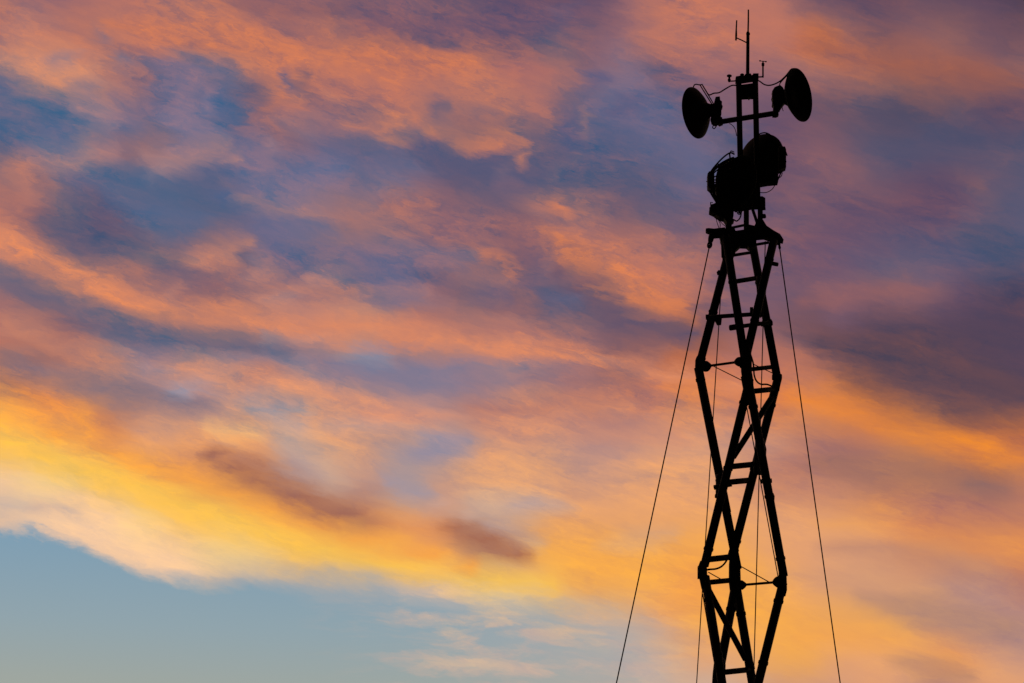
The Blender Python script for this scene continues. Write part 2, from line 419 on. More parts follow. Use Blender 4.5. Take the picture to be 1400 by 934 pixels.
# fine cloud structure: sunlit fibres against their shaded hollows
fine_amp = m('MULTIPLY', smooth(azd, 2.4, 5.6, 1.0, 0.8), smooth(eld, 12.0, 17.0, 0.45, 1.05))
ruffle = m('MULTIPLY', smooth(azd, 2.0, 4.6, 1.0, 0.3), smooth(eld, 14.5, 18.5, 0.25, 1.0))
qst = xyz(m('MULTIPLY', qa, 0.21), qb)
f1 = m('SUBTRACT', noise(vm('ADD', qst, vm('SCALE', w1, scale=0.55)), 2.9, 8, 0.56), 0.5)
patch = smooth(noise(vm('ADD', xyz(m('MULTIPLY', qa, 0.5), qb), (7.3, 2.1, 0)), 0.75, 3, 0.5), 0.36, 0.62, 0.35, 1.15)
qf = xyz(m('MULTIPLY', qa, 0.55), qb)
f2 = m('SUBTRACT', noise(vm('ADD', qf, vm('SCALE', w2, scale=0.7)), 4.6, 8, 0.6, dist=0.35), 0.5)
f3 = m('SUBTRACT', noise(vm('ADD', xyz(m('MULTIPLY', qa, 0.34), qb), vm('SCALE', w2, scale=0.5)), 8.0, 6, 0.62), 0.5)
f = m('MULTIPLY', m('ADD', m('ADD', m('MULTIPLY', f1, 1.1), m('MULTIPLY', f3, 0.62)), m('MULTIPLY', m('MULTIPLY', f2, 1.0), ruffle)), m('MULTIPLY', fine_amp, patch))
fg = smooth(eld, 12.5, 17.0, 0.30, 0.135)         # the light turns from gold to rose with height
lift = vm('SCALE', xyz(0.66, fg, -0.07), scale=f)

# the clear sky under the last bank
span = d1 - d0


def pxu(px, py=780.0):
    """photo x on the cloud edge -> position along the window"""
    d = CAM_ROT @ Vector(((px - CX) / FPX, (CY - py) / FPX, -1.0))
    return (math.degrees(math.atan2(d.x, d.y)) - d0) / span


def pxv(px, py):
    d = (CAM_ROT @ Vector(((px - CX) / FPX, (CY - py) / FPX, -1.0))).normalized()
    return (math.degrees(math.asin(d.z)) - e0) / (e1 - e0)


edge_pts = [(0, 722), (40, 723), (70, 736), (110, 750), (145, 768), (190, 778), (240, 787), (300, 799), (340, 792), (390, 790), (450, 792), (500, 796), (560, 806), (650, 816), (760, 828), (870, 842), (940, 856)]
ef = [(pxu(x, y), pxv(x, y)) for x, y in edge_pts]
ef = [(0.0, ef[0][1])] + ef + [(1.0, ef[-1][1] + .02)]
uedge = m('PINGPONG', m('DIVIDE', m('SUBTRACT', m('ADD', azw, m('MULTIPLY', ws.outputs[0], 0.7)), d0), span), 1.0)
edge = fcurve(uedge, ef)
vraw = m('DIVIDE', m('SUBTRACT', m('ADD', elw, m('MULTIPLY', ws.outputs[1], 0.42)), e0), e1 - e0)
soft = smooth(uedge, pxu(60), pxu(600), 0.012, 0.035)
below = smooth(m('SUBTRACT', vraw, edge), m('MULTIPLY', soft, -1.0), soft)
opac = fcurve(uedge, [(0, 1), (pxu(480), 1), (pxu(680), .86), (pxu(860), .5), (pxu(980), .08), (1, 0)])
wisp_n = noise(vm('ADD', xyz(m('MULTIPLY', m('ADD', azd, m('MULTIPLY', eld, .12)), 0.2), eld), vm('SCALE', w1, scale=0.4)), 2.9, 8, 0.6)
wisp = m('MULTIPLY', smooth(wisp_n, 0.38, 0.72), smooth(uedge, pxu(380), pxu(640), 0.0, 0.85))
opac = m('MULTIPLY', opac, m('SUBTRACT', 1.0, wisp))
clear_r = nd('ShaderNodeValToRGB')
put(clear_r.inputs[0], m('DIVIDE', eld, 40.0))
cr = clear_r.color_ramp
stops = [(0.0, (235, 190, 140)), (6 / 40, (200, 185, 155)), (11.0 / 40, (160, 169, 163)), (12.0 / 40, (146, 167, 176)), (13.6 / 40, (124, 160, 184)), (20 / 40, (80, 115, 160))]
while len(cr.elements) < len(stops):
    cr.elements.new(1.0)
for e_, (p_, c_) in zip(cr.elements, stops):
    e_.position = p_
for e_, (p_, c_) in zip(cr.elements, stops):
    e_.color = (*to_linear(np.array(c_) / 255.0), 1)
belowf = m('MULTIPLY', below, opac)
horizon = smooth(elw, 7.0, 10.5, 1.0, 0.0)
# the sunset glow dies away towards the east and overhead
cosang = vm('DOT_PRODUCT', tc.outputs['Generated'], (0.0, math.cos(R(14)), math.sin(R(14))))
glow = smooth(cosang, 0.35, 0.93, 0.012, 1.0)
STEP = 8
sky_sh = None
for r0 in range(0, NROW - 1, STEP):              # eight tiers of the sky, one above the other
    r1 = min(r0 + STEP, NROW - 1)
    acc = None
    for r in range(r0, r1 + 1):
        gn = nd('ShaderNodeGroup', node_tree=LEVELS[r])
        put(gn.inputs[0], u if acc is None else m('MULTIPLY_ADD', acc, 1e-9, u))   # levels are read one after the other
        acc = gn.outputs[0] if acc is None else mixc(m('SUBTRACT', vr, float(r - 1), clamp=True), acc, gn.outputs[0])
    lum = vm('DOT_PRODUCT', acc, (1.15, 0.0, 0.0))
    c_ = vm('MAXIMUM', vm('ADD', acc, vm('SCALE', lift, scale=m('ADD', lum, 0.10, clamp=True))), (0.02, 0.02, 0.02))
    c_ = mixc(belowf, c_, clear_r.outputs[0])
    # lower towards the horizon the clear dusk takes over all round
    c_ = mixc(horizon, c_, clear_r.outputs[0])
    bg = nd('ShaderNodeBackground')
    put(bg.inputs[0], vm('SCALE', c_, scale=glow))
    if sky_sh is None:
        sky_sh = bg.outputs[0]
    else:
        mx = nd('ShaderNodeMixShader')
        put(mx.inputs[0], m('GREATER_THAN', vr, float(r0)))
        nt.links.new(sky_sh, mx.inputs[1]); nt.links.new(bg.outputs[0], mx.inputs[2])
        sky_sh = mx.outputs[0]
nish = nd('ShaderNodeTexSky', sky_type='NISHITA', sun_disc=False, sun_elevation=SUN_EL, sun_rotation=SUN_AZ)
bg2 = nd('ShaderNodeBackground')
put(bg2.inputs[0], nish.outputs[0])
bg2.inputs[1].default_value = 0.05
addsh = nd('ShaderNodeMixShader')          # thick cloud: little of the air behind shows through
addsh.inputs[0].default_value = 0.06
nt.links.new(sky_sh, addsh.inputs[1]); nt.links.new(bg2.outputs[0], addsh.inputs[2])
wout = nd('ShaderNodeOutputWorld')
nt.links.new(addsh.outputs[0], wout.inputs[0])
scene.world = world

# ------------------------------------------------------------------ materials


def material(name, base, rough, metallic, var=0.35, scale=9.0):
    mt = bpy.data.materials.new(name)
    mt.use_nodes = True
    t = mt.node_tree
    bs = t.nodes['Principled BSDF']
    co = t.nodes.new('ShaderNodeTexCoord')
    no = t.nodes.new('ShaderNodeTexNoise')
    no.inputs['Scale'].default_value = scale; no.inputs['Detail'].default_value = 6
    t.links.new(co.outputs['Object'], no.inputs['Vector'])
    ra = t.nodes.new('ShaderNodeValToRGB')
    ra.color_ramp.elements[0].position = .3; ra.color_ramp.elements[1].position = .7
    ra.color_ramp.elements[0].color = (*[c * (1 - var) for c in base], 1)
    ra.color_ramp.elements[1].color = (*[c * (1 + var) for c in base], 1)
    t.links.new(no.outputs[0], ra.inputs[0]); t.links.new(ra.outputs[0], bs.inputs['Base Color'])
    bs.inputs['Roughness'].default_value = rough
    bs.inputs['Metallic'].default_value = metallic
    bs.inputs['Specular IOR Level'].default_value = 0.25
    return mt


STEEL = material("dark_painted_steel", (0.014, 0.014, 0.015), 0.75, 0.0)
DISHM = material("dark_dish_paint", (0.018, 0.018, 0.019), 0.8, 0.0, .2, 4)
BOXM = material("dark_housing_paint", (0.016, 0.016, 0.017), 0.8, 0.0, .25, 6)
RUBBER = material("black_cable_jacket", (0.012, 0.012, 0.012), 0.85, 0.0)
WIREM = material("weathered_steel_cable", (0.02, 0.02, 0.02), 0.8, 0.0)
CONCRETE = material("concrete", (0.25, 0.24, 0.22), 0.9, 0.0, .25, 3)
SOIL = material("dry_grass_and_soil", (0.07, 0.065, 0.035), 0.95, 0.0, .6, 0.35)


class MB:
    def __init__(self):
        self.v = []; self.f = []; self.sm = []

    def add(self, vs, fs, smooth_flags):
        o = len(self.v)
        self.v += [tuple(p) for p in vs]
        self.f += [tuple(i + o for i in f_) for f_ in fs]
        self.sm += smooth_flags
        return self

    def path(self, pts, radii, n=10):
        """round tube through a list of points"""
        pts = [Vector(p) for p in pts]
        if not hasattr(radii, '__len__'):
            radii = [radii] * len(pts)
        vs = []
        prev = None
        for i, p in enumerate(pts):
            a = pts[max(i - 1, 0)]; b = pts[min(i + 1, len(pts) - 1)]
            t = (b - a).normalized()
            if prev is None:
                ref = Vector((0, 1, 0)) if abs(t.y) < .9 else Vector((1, 0, 0))
                x = t.cross(ref).normalized()
            else:
                x = (prev - t * prev.dot(t)).normalized()
            prev = x
            y = t.cross(x)
            for k in range(n):
                c = 2 * math.pi * k / n
                vs.append(p + (x * math.cos(c) + y * math.sin(c)) * radii[i])
        fs = []; sm = []
        for i in range(len(pts) - 1):
            for k in range(n):
                fs.append((i * n + k, i * n + (k + 1) % n, (i + 1) * n + (k + 1) % n, (i + 1) * n + k)); sm.append(True)
        fs.append(tuple(reversed(range(n)))); sm.append(False)
        fs.append(tuple(range((len(pts) - 1) * n, len(pts) * n))); sm.append(False)
        return self.add(vs, fs, sm)

    def curve(self, pts, r, n=8, sub=5):
        """smooth bent cable through the points (Catmull-Rom)"""
        P = [Vector(p) for p in pts]
        P = [P[0] * 2 - P[1]] + P + [P[-1] * 2 - P[-2]]
        out = []
        for i in range(1, len(P) - 2):
            for s_ in range(sub):
                t = s_ / sub
                a, b, c, d = P[i - 1], P[i], P[i + 1], P[i + 2]
                out.append(.5 * (2 * b + (c - a) * t + (2 * a - 5 * b + 4 * c - d) * t * t + (3 * b - 3 * c + d - a) * t ** 3))
        out.append(P[-2])
        return self.path(out, r, n)

    def prism(self, outline, dy, depth):
        """plate cut to an outline seen from the front, with real thickness along y, edges chamfered a little"""
        c = sum((Vector(p) for p in outline), Vector((0, 0))) / len(outline)
        vs = []
        n = len(outline)
        for off, sh in ((-depth / 2, .93), (-depth / 2 * .8, 1), (depth / 2 * .8, 1), (depth / 2, .93)):
            for p in outline:
                w = at(*(c + (Vector(p) - c) * sh), dy)
                vs.append((w.x, w.y + off, w.z))
        fs = [tuple(range(n)), tuple(reversed(range(3 * n, 4 * n)))]
        for L in range(3):
            for k in range(n):
                fs.append((L * n + (k + 1) % n, L * n + k, (L + 1) * n + k, (L + 1) * n + (k + 1) % n))
        return self.add(vs, fs, [False] * len(fs))

    def box(self, x0, y0, x1, y1, dy, depth, skew=0.0):
        """box from its front outline; skew lifts the right side"""
        return self.prism([(x0, y0 + skew), (x1, y0 - skew), (x1, y1 - skew), (x0, y1 + skew)], dy, depth)

    def lathe(self, origin, axis, prof, n=40):
        """profile of (along, radius) turned about an axis"""
        axis = Vector(axis).normalized()
        x = axis.cross(Vector((0, 0, 1)) if abs(axis.z) < .9 else Vector((1, 0, 0))).normalized(); y = x.cross(axis)
        vs = []
        for h, r in prof:
            for k in range(n):
                c = 2 * math.pi * k / n
                vs.append(Vector(origin) + axis * h + (x * math.cos(c) + y * math.sin(c)) * max(r, 1e-4))
        fs = []
        for i in range(len(prof) - 1):
            for k in range(n):
                fs.append((i * n + k, i * n + (k + 1) % n, (i + 1) * n + (k + 1) % n, (i + 1) * n + k))
        return self.add(vs, fs, [True] * len(fs))

    def build(self, name, mat, parent=None):
        me = bpy.data.meshes.new(name)
        me.from_pydata(self.v, [], self.f)
        me.polygons.foreach_set('use_smooth', self.sm)
        me.materials.append(mat)
        me.update()
        ob = bpy.data.objects.new(name, me)
        COL.objects.link(ob)
        if parent is not None:
            ob.parent = parent
            root = parent
            off = Vector((0, 0, 0))
            while root is not None:
                off += root.location
                root = root.parent
            ob.location = -off
        return ob


def thing(name, loc, label, cat, group=None):
    e = bpy.data.objects.new(name, None)
    e.empty_display_size = .1
    COL.objects.link(e)
    e.location = loc
    e['label'] = label; e['category'] = cat
    if group:
        e['group'] = group
    return e


def tag(o, label, cat, group=None):
    o['label'] = label; o['category'] = cat
    if group:
        o['group'] = group
    return o


# ------------------------------------------------------------------ ground
gm = bpy.data.meshes.new("ground")
gv = []; gf = []
RING = [0, 4, 12, 30, 70, 160, 400, 1000, 2500, 6000]
NA = 48
for i, rr in enumerate(RING):
    for k in range(NA):
        a_ = 2 * math.pi * k / NA
        h = 0 if rr < 70 else random.uniform(-.02, .03) * min(rr, 400) * .25 - .3
        gv.append((3 + rr * math.cos(a_), MAST_Y + rr * math.sin(a_), h))
for i in range(len(RING) - 1):
    for k in range(NA):
        gf.append((i * NA + k, (i + 1) * NA + k, (i + 1) * NA + (k + 1) % NA, i * NA + (k + 1) % NA))
gm.from_pydata(gv, [], gf)
gm.materials.append(SOIL)
ground = bpy.data.objects.new("ground", gm)
COL.objects.link(ground)
ground['kind'] = 'structure'

# ------------------------------------------------------------------ the lattice mast
FR, BK, FR2, BK2 = -.30, .15, -.15, .30         # depth of the front and back corners of the twisted triangles
axis0 = at(1013, 500)
mast = thing("lattice_mast", (axis0.x, MAST_Y, 0),
             "tall dark lattice mast of crossed tubular legs and ladder rungs held by guy wires", "mast")


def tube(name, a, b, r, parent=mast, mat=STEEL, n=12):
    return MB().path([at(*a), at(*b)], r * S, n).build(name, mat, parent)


LEGS_AB = [((954.5, 503, BK), (1008.5, 778, BK2)), ((1025, 518, FR), (963, 774, FR2)),
           ((1063.5, 517, BK), (1001, 762, BK2)), ((1023.5, 522, FR), (1071.5, 788, FR2))]
LEGS_BC = [((964, 788, FR2), (1010, 1078, FR)), ((1006, 797, BK2), (954.5, 1078, BK)),
           ((1006, 797, BK2), (1053, 1082, BK)), ((1070.5, 797, FR2), (1001, 1078, FR))]
LEGS_T = [((955.5, 502, BK), (1001, 326, .245)), ((1020, 503, FR), (992, 322, -.2)),
          ((1016.5, 503, FR), (1058, 328, -.2)), ((1061.7, 512, BK), (1027, 324, .245))]
for a, b in LEGS_T:
    tube("leg", a, b, 5.7)
section = []                                    # everything that repeats down the mast
for a, b in LEGS_AB:
    section.append(tube("leg", a, b, 5.8))
for a, b in LEGS_BC:
    section.append(tube("leg", a, b, 6.0))


def lerp(a, b, t):
    return tuple(x + (y - x) * t for x, y in zip(a, b))


# rungs between the pair of legs that form the ladder side
for a, b, r in [((999, 349.7, -.2), (1027, 345.3, .23), 2.2), ((1003.5, 385.3, -.22), (1034.5, 380.3, .2), 3.3),
                ((1033, 334.6, .1), (1050, 331.8, -.1), 2.0)]:
    tube("rung", a, b, r)
for a, b, r in [((1022, 505.6, FR), (1058, 501.6, BK), 3.0), ((1024, 535.6, FR), (1060, 532, BK), 3.7),
                ((998, 638.2, -.2), (1032, 634.8, .25), 4.0), ((992, 659.8, -.2), (1026, 656.6, .25), 4.0),
                ((965, 765.4, FR2), (1001, 761.4, BK2), 4.2), ((963, 796.9, FR2), (1003, 793.1, BK2), 3.6),
                ((988, 919.4, -.22), (1025, 915.6, .2), 3.9)]:
    section.append(tube("rung", a, b, r))
for a, b in [((1055.5, 543, .1), (1002.5, 625, -.1)), ((968.5, 806, FR2), (1019.5, 902, .2))]:
    section.append(tube("diagonal_brace", a, b, 4.1))


def lumps(pts, mat=STEEL, name="joint", parent=mast, n=14):
    """a turned fitting: list of (px, py, depth, radius)"""
    return MB().path([at(*p[:3]) for p in pts], [p[3] * S for p in pts], n).build(name, mat, parent)


# corner fittings: sleeves where the legs of two sections meet
for pts in [
    [(956.5, 489, BK, 4.6), (956, 493, BK, 5.6), (956, 507, BK, 5.9), (956.8, 512, BK, 5.2)],
    [(1019.5, 470, FR, 6.8), (1020.3, 492, FR, 7.6), (1020.5, 508, FR, 7.4), (1022.5, 521, FR, 7.6), (1024, 535, FR, 6.5)],
    [(1061, 505, BK, 4.9), (1062, 513, BK, 5.0), (1062, 525, BK, 5.2), (1061.0, 534, BK, 4.6)],
    [(961.8, 768, FR2, 4.6), (960.5, 775, FR2, 6), (961.5, 790, FR2, 5.6), (964.5, 803, FR2, 5.8), (967, 812, FR2, 5)],
    [(1003.5, 760, BK2, 6.0), (1004.3, 772, BK2, 7.8), (1004.6, 796, BK2, 8.3), (1005, 812, BK2, 6.6), (1005.5, 822, BK2, 5.6)],
    [(1069, 772, FR2, 4.9), (1070, 785, FR2, 5.4), (1069.8, 806, FR2, 6.2), (1068.3, 814, FR2, 5.6)],
    [(985, 648, .0, 5.5), (986, 652, .0, 7.4), (985.6, 668, .0, 7.2), (984.5, 681, .0, 6.2)],
    [(984, 900, 0, 5.5), (984, 908, 0, 8.0), (983, 922, 0, 8.6), (981, 936, 0, 7.5)],
    [(1038.5, 600, .05, 6.0), (1040, 614, .05, 8.0), (1038.5, 630, .05, 8.4), (1037, 648, .05, 6.8)],
]:
    section.append(lumps(pts))
for pts in [
    [(982.2, 376, .2, 1.8), (982.6, 372.8, .2, 3.0), (983.6, 370, .2, 1.8)],
    [(1001.2, 374, -.2, 1.6), (1001.4, 371, -.2, 2.6), (1001.2, 368, -.2, 1.6)],
    [(1039.5, 378, 0, 6.0), (1041, 392, 0, 7.0), (1041, 402, 0, 6.2)],
    [(993, 352, 0, 6.8), (993.2, 335, 0, 7.6), (993.4, 322, 0, 8.2)],
]:
    lumps(pts)
# collars and bolts where rungs and braces meet the legs
def collar(a, b, t, r, parent=mast):
    p, q_ = at(*lerp(a, b, t)), at(*lerp(a, b, t + .018))
    return MB().path([p, p.lerp(q_, .12), p.lerp(q_, .88), q_], [r * S * .86, r * S, r * S, r * S * .86], 12).build("collar", STEEL, parent)


for (a, b), ts, r in [(LEGS_T[0], (.06, .42), 6.5), (LEGS_T[1], (.30, .64), 6.4), (LEGS_T[2], (.36, .84), 6.4), (LEGS_T[3], (.38, .66), 6.4)]:
    for t in ts:
        collar(a, b, t, r)
for (a, b), ts, r in [(LEGS_AB[0], (.05, .55, .9), 6.7), (LEGS_AB[1], (.12, .47, .9), 6.7), (LEGS_AB[2], (.14, .5, .9), 6.7), (LEGS_AB[3], (.12, .58, .9), 6.7),
                      (LEGS_BC[0], (.1, .36), 6.8), (LEGS_BC[1], (.12, .4), 6.8), (LEGS_BC[2], (.14, .4), 6.8), (LEGS_BC[3], (.08, .38), 6.8)]:
    for t in ts:
        section.append(collar(a, b, t, r))
for px, py, dy in [(1003.5, 384, -.3), (1033.5, 379, .1), (1026, 504.5, FR - .06), (1028, 535, FR - .06), (1001, 637, -.3), (1028.5, 634, .15), (995, 659, -.3),
                   (966, 764.5, FR2 - .08), (966, 796, FR2 - .08), (991, 918, -.3), (1020, 915.5, .1), (1055, 542, 0), (1004, 622, -.2), (970, 808, FR2 - .08)]:
    d_ = Vector((0, -1, 0))
    p = at(px, py, dy)
    o_ = MB().path([p + d_ * -.02, p + d_ * .03, p + d_ * .035, p + d_ * .05], [.016, .016, .026, .022], 6).build("bolt", STEEL, mast)
    if py > 500:
        section.append(o_)

# turnbuckled tie rods between corners, with their conical end fittings
for a, b, k1, k2 in [((965, 500.9, BK), (1011, 494.7, FR), 7.6, 6.6), ((1013, 800, BK2), (1064, 795.8, FR2), 6.6, 7.6)]:
    rod = tube("tie_rod", a, b, 1.75)
    section.append(rod)
    pa, pb = at(*a), at(*b)
    ax = (pb - pa).normalized()
    for p0, d_, kk in ((pa, ax, k1), (pb, -ax, k2)):
        f_ = MB().path([p0 - d_ * .05, p0 - d_ * .02, p0 + d_ * .015, p0 + d_ * .05, p0 + d_ * .085],
                       [kk * S * .7, kk * S, kk * S, kk * S * .72, kk * S * .36], 14).build("end_fitting", STEEL, rod)
        section.append(f_)
# corner pin on the right and flat node box on the left
section.append(lumps([(1055.5, 516, BK - .03, 3.6), (1057, 516, BK - .03, 4.6), (1067.3, 515.3, BK - .03, 4.6), (1069, 515.3, BK - .03, 3.4)], name="corner_pin"))
section.append(MB().box(953.8, 774.8, 962, 790.8, FR2 - .02, .12).build("node_plate", STEEL, mast))
section.append(tube("cross_bar", (976.3, 666.6, -.08), (1000, 662, -.16), 3.4))
section.append(tube("cross_bar", (1040, 658.4, .1), (1055.2, 657.2, .1), 3.2))
section.append(lumps([(979, 681, 0, 2), (980, 678, 0, 3), (981, 674, 0, 2)], name="bolt"))
section.append(lumps([(1052.6, 675, FR2, 5), (1053.2, 679, FR2, 6), (1053.8, 685, FR2, 5)], name="clamp"))
# thin bracing wires
for pts in [((975, 500.5, BK), (1015, 520.5, FR)), ((1030, 498, FR), (1058, 511, BK)), ((961.3, 508, BK), (999, 700, .2)),
            ((1013.3, 515, FR), (1064, 790, FR2)), ((1011, 773.4, BK2), (1051, 795.6, FR2)), ((968.5, 782.4, FR2), (986, 792.2, 0)),
            ((960.6, 812, FR2), (979, 920, -.22))]:
    section.append(tube("bracing_wire", pts[0], pts[1], .72, n=6))

# the two boxed-in arms under the head
for arm in [([(965.8, 433.8, .16), (1040, 429.2, -.1)], 3.0, [(965, 433.8, .16, 3.8), (969, 433.5, .16, 3.8)], [(1036.8, 430.4, -.1, 3.4), (1039, 430, -.1, 5.0), (1041, 429.5, -.1, 3.6)]),
            ([(998, 448.2, -.2), (1055, 440.8, .1)], 2.9, [(996.8, 448.4, -.2, 2.9), (998, 448.3, -.2, 4.1), (1008, 446.8, -.2, 4.1), (1008, 446.6, -.2, 2.8)], [(1050.5, 442, .1, 4.2), (1054, 441, .1, 5.0), (1055.6, 440.6, .1, 4.2)])]:
    o_ = tube("spreader_arm", arm[0][0], arm[0][1], arm[1])
    lumps(arm[2], parent=o_, name="end_cap"); lumps(arm[3], parent=o_, name="end_cap")
MB().prism([(976, 436), (987, 435), (986, 444), (980.5, 444.5)], .16, .06).build("wire_hanger", STEEL, mast)
MB().prism([(1038, 440.5), (1046, 440), (1046, 445), (1041, 446)], .1, .06).build("wire_hanger", STEEL, mast)
MB().box(1025.3, 420.5, 1029.5, 428, -.1, .05).build("node_plate", STEEL, mast)
tube("peg", (1053, 359.8, -.2), (1063.2, 361.8, -.25), 2.9)

# head of the mast: plates, outriggers for the guys, rails
MB().prism([(984.8, 315), (1003, 312.5), (1005, 317.6), (1016, 316), (1024, 309), (1033, 311), (1034.5, 326), (1033, 338),
            (1024.5, 341.5), (1021.5, 338.5), (1012, 338), (1006, 343.5), (1003, 352), (988, 354), (987, 336), (984.8, 330)], .02, .16).build("head_plate", STEEL, mast)
MB().prism([(1026, 309.5), (1034, 311.5), (1048, 310.5), (1057, 316.5), (1065, 321), (1067, 327), (1066, 333), (1060, 334),
            (1056, 330), (1044, 326), (1032, 327)], -.05, .14).build("gusset", STEEL, mast)
MB().prism([(1063, 319.5), (1066, 320.5), (1071.2, 328.6), (1070.4, 332.6), (1065, 331.5), (1060, 325)], -.05, .08).build("outrigger", STEEL, mast)
MB().prism([(964.8, 313.6), (968, 313), (976, 313.8), (991, 312), (992, 324), (985.5, 329), (984, 324.6), (974, 325.5), (972.8, 321), (965, 317.8)], -.02, .1).build("outrigger", STEEL, mast)
tube("head_rail", (1000, 311.6, .2), (1019, 307.6, .2), 1.9)

# mirrored sections further down to the ground (same pieces, one double section lower each time)
step = at(1013, 1078, 0) - at(1015, 502, 0)
zlow = min((ob.matrix_basis @ Vector(v_.co)).z for ob in section for v_ in ob.data.vertices)
step = Vector((0, 0, step.z))
ncopy = 2
for c_ in range(1, ncopy + 1):
    made = {}
    for ob in section:
        d = ob.copy()
        COL.objects.link(d)
        if ob.parent in made:
            d.parent = made[ob.parent]
        else:
            d.location = ob.location + step * c_
        made[ob] = d

# concrete foot of the mast
ft = thing("concrete_footing", (axis0.x, MAST_Y, 0), "square concrete block that the lattice mast stands on", "footing")
MB().lathe((axis0.x, MAST_Y, -.2), (0, 0, 1), [(0, 1.2), (.5, 1.2), (.58, 1.12), (.58, 0)], 4).build("block", CONCRETE, ft)
tops = []
for a, b in LEGS_AB:
    p = at(*b) + step * 2 if False else at(*a) + step * 2
    tops.append(p)
zmin = min((at(*b) + step * 2).z for a, b in LEGS_BC)
for a, b in LEGS_BC:
    p = at(*b) + step * 2
    if p.z > .35:
        e = Vector((axis0.x + (p.x - axis0.x) * .9, p.y, .38))
        MB().path([p, e], [5.4 * S, 5.4 * S], 12).build("leg", STEEL, mast)

# ------------------------------------------------------------------ guy wires
GROUP_G = "guy wires staying the mast"


def guy(top, low, label, r=.85, shackle=1.0):
    a, b = at(*top), at(*low)
    g = b + (b - a) * (b.z - .0) / (a.z - b.z)
    t = thing("guy_wire", (g.x, g.y, 0), label, "guy wire", GROUP_G)
    n = 14
    pts = []
    for i in range(n + 1):
        k = i / n
        p = a + (g - a) * k
        p.z -= .10 * 4 * k * (1 - k) * .25
        pts.append(p)
    MB().path(pts, r * S, 6).build("cable", WIREM, t)
    dn = (g - a).normalized()
    if shackle:
        q_ = shackle
        MB().path([a - dn * .02 * q_, a + dn * .01 * q_, a + dn * .06 * q_, a + dn * .10 * q_, a + dn * .13 * q_],
                  [.022 * q_, .042 * q_, .040 * q_, .034 * q_, .018 * q_], 10).build("shackle", STEEL, t)
        side = dn.cross(Vector((0, 1, 0))).normalized()
        ring = [a + dn * q_ * (.15 + .045 * math.cos(2 * math.pi * k / 12)) + side * q_ * .024 * math.sin(2 * math.pi * k / 12) for k in range(13)]
        MB().path(ring, .015 * q_, 6).build("thimble", STEEL, t)
    # earth anchor rod at the bottom end
    MB().path([g - dn * .5, g + dn * .1], .02, 8).build("anchor_rod", STEEL, t)


guy((973, 322, -.02), (842.3, 934, -.9), "long outer guy wire sloping down to the left from the left outrigger", .85)
guy((1064.8, 331, -.05), (1149, 934, 1.1), "long outer guy wire sloping down to the right from the right outrigger", .85, .5)
guy((987, 376, .1), (952.3, 934, 1.6), "thin steep guy wire hanging just left of the lattice legs, crossing behind them", .7, 0)
guy((1046.3, 330, .12), (1030.2, 934, -1.2), "thin nearly upright guy wire seen through the lattice, right of its middle", .7, 0)

# ------------------------------------------------------------------ antenna frame above the head
fr0 = at(1020, 312, 0)
frame = thing("antenna_frame", fr0, "twin post steel frame on the mast head with a sloping cross arm", "antenna frame")
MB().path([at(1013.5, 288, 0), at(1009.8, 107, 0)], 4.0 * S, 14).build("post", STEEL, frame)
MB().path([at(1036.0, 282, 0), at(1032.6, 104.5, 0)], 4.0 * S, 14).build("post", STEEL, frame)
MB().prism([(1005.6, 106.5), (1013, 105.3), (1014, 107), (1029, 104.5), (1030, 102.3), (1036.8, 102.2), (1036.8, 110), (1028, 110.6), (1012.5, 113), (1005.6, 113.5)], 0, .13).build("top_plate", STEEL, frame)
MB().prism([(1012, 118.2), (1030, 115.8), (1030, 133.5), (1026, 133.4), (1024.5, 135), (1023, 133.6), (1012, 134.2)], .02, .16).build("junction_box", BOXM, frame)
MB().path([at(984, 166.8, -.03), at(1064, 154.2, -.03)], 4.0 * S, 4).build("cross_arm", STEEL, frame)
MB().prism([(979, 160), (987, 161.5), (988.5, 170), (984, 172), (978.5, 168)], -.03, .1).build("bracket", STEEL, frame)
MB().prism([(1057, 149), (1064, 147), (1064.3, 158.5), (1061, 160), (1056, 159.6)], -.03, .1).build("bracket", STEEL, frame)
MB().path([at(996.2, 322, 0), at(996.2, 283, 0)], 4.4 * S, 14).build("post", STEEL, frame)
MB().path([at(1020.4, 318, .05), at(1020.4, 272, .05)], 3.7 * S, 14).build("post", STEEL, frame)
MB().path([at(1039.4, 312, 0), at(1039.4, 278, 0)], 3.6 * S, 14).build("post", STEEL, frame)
MB().prism([(1024, 271.6), (1042, 270.8), (1045.8, 273), (1046, 284), (1025, 284.6)], 0, .18).build("bracket", STEEL, frame)
MB().path([at(1027.5, 282, 0), at(1036, 307, 0)], 2.2 * S, 8).build("strut", STEEL, frame)
MB().prism([(1034.3, 303), (1043, 302.5), (1048.5, 311.5), (1030.5, 311.5)], 0, .14).build("foot_gusset", STEEL, frame)
MB().path([at(1040, 295.6, -.02), at(1042, 295.6, -.02), at(1046, 295.6, -.02), at(1047, 295.4, -.02)], [2.6 * S, 3.3 * S, 3.3 * S, 2.4 * S], 12).build("clamp", STEEL, frame)
MB().path([at(1042, 285.5, -.02), at(1046.5, 285.2, -.02)], 2.4 * S, 12).build("clamp", STEEL, frame)

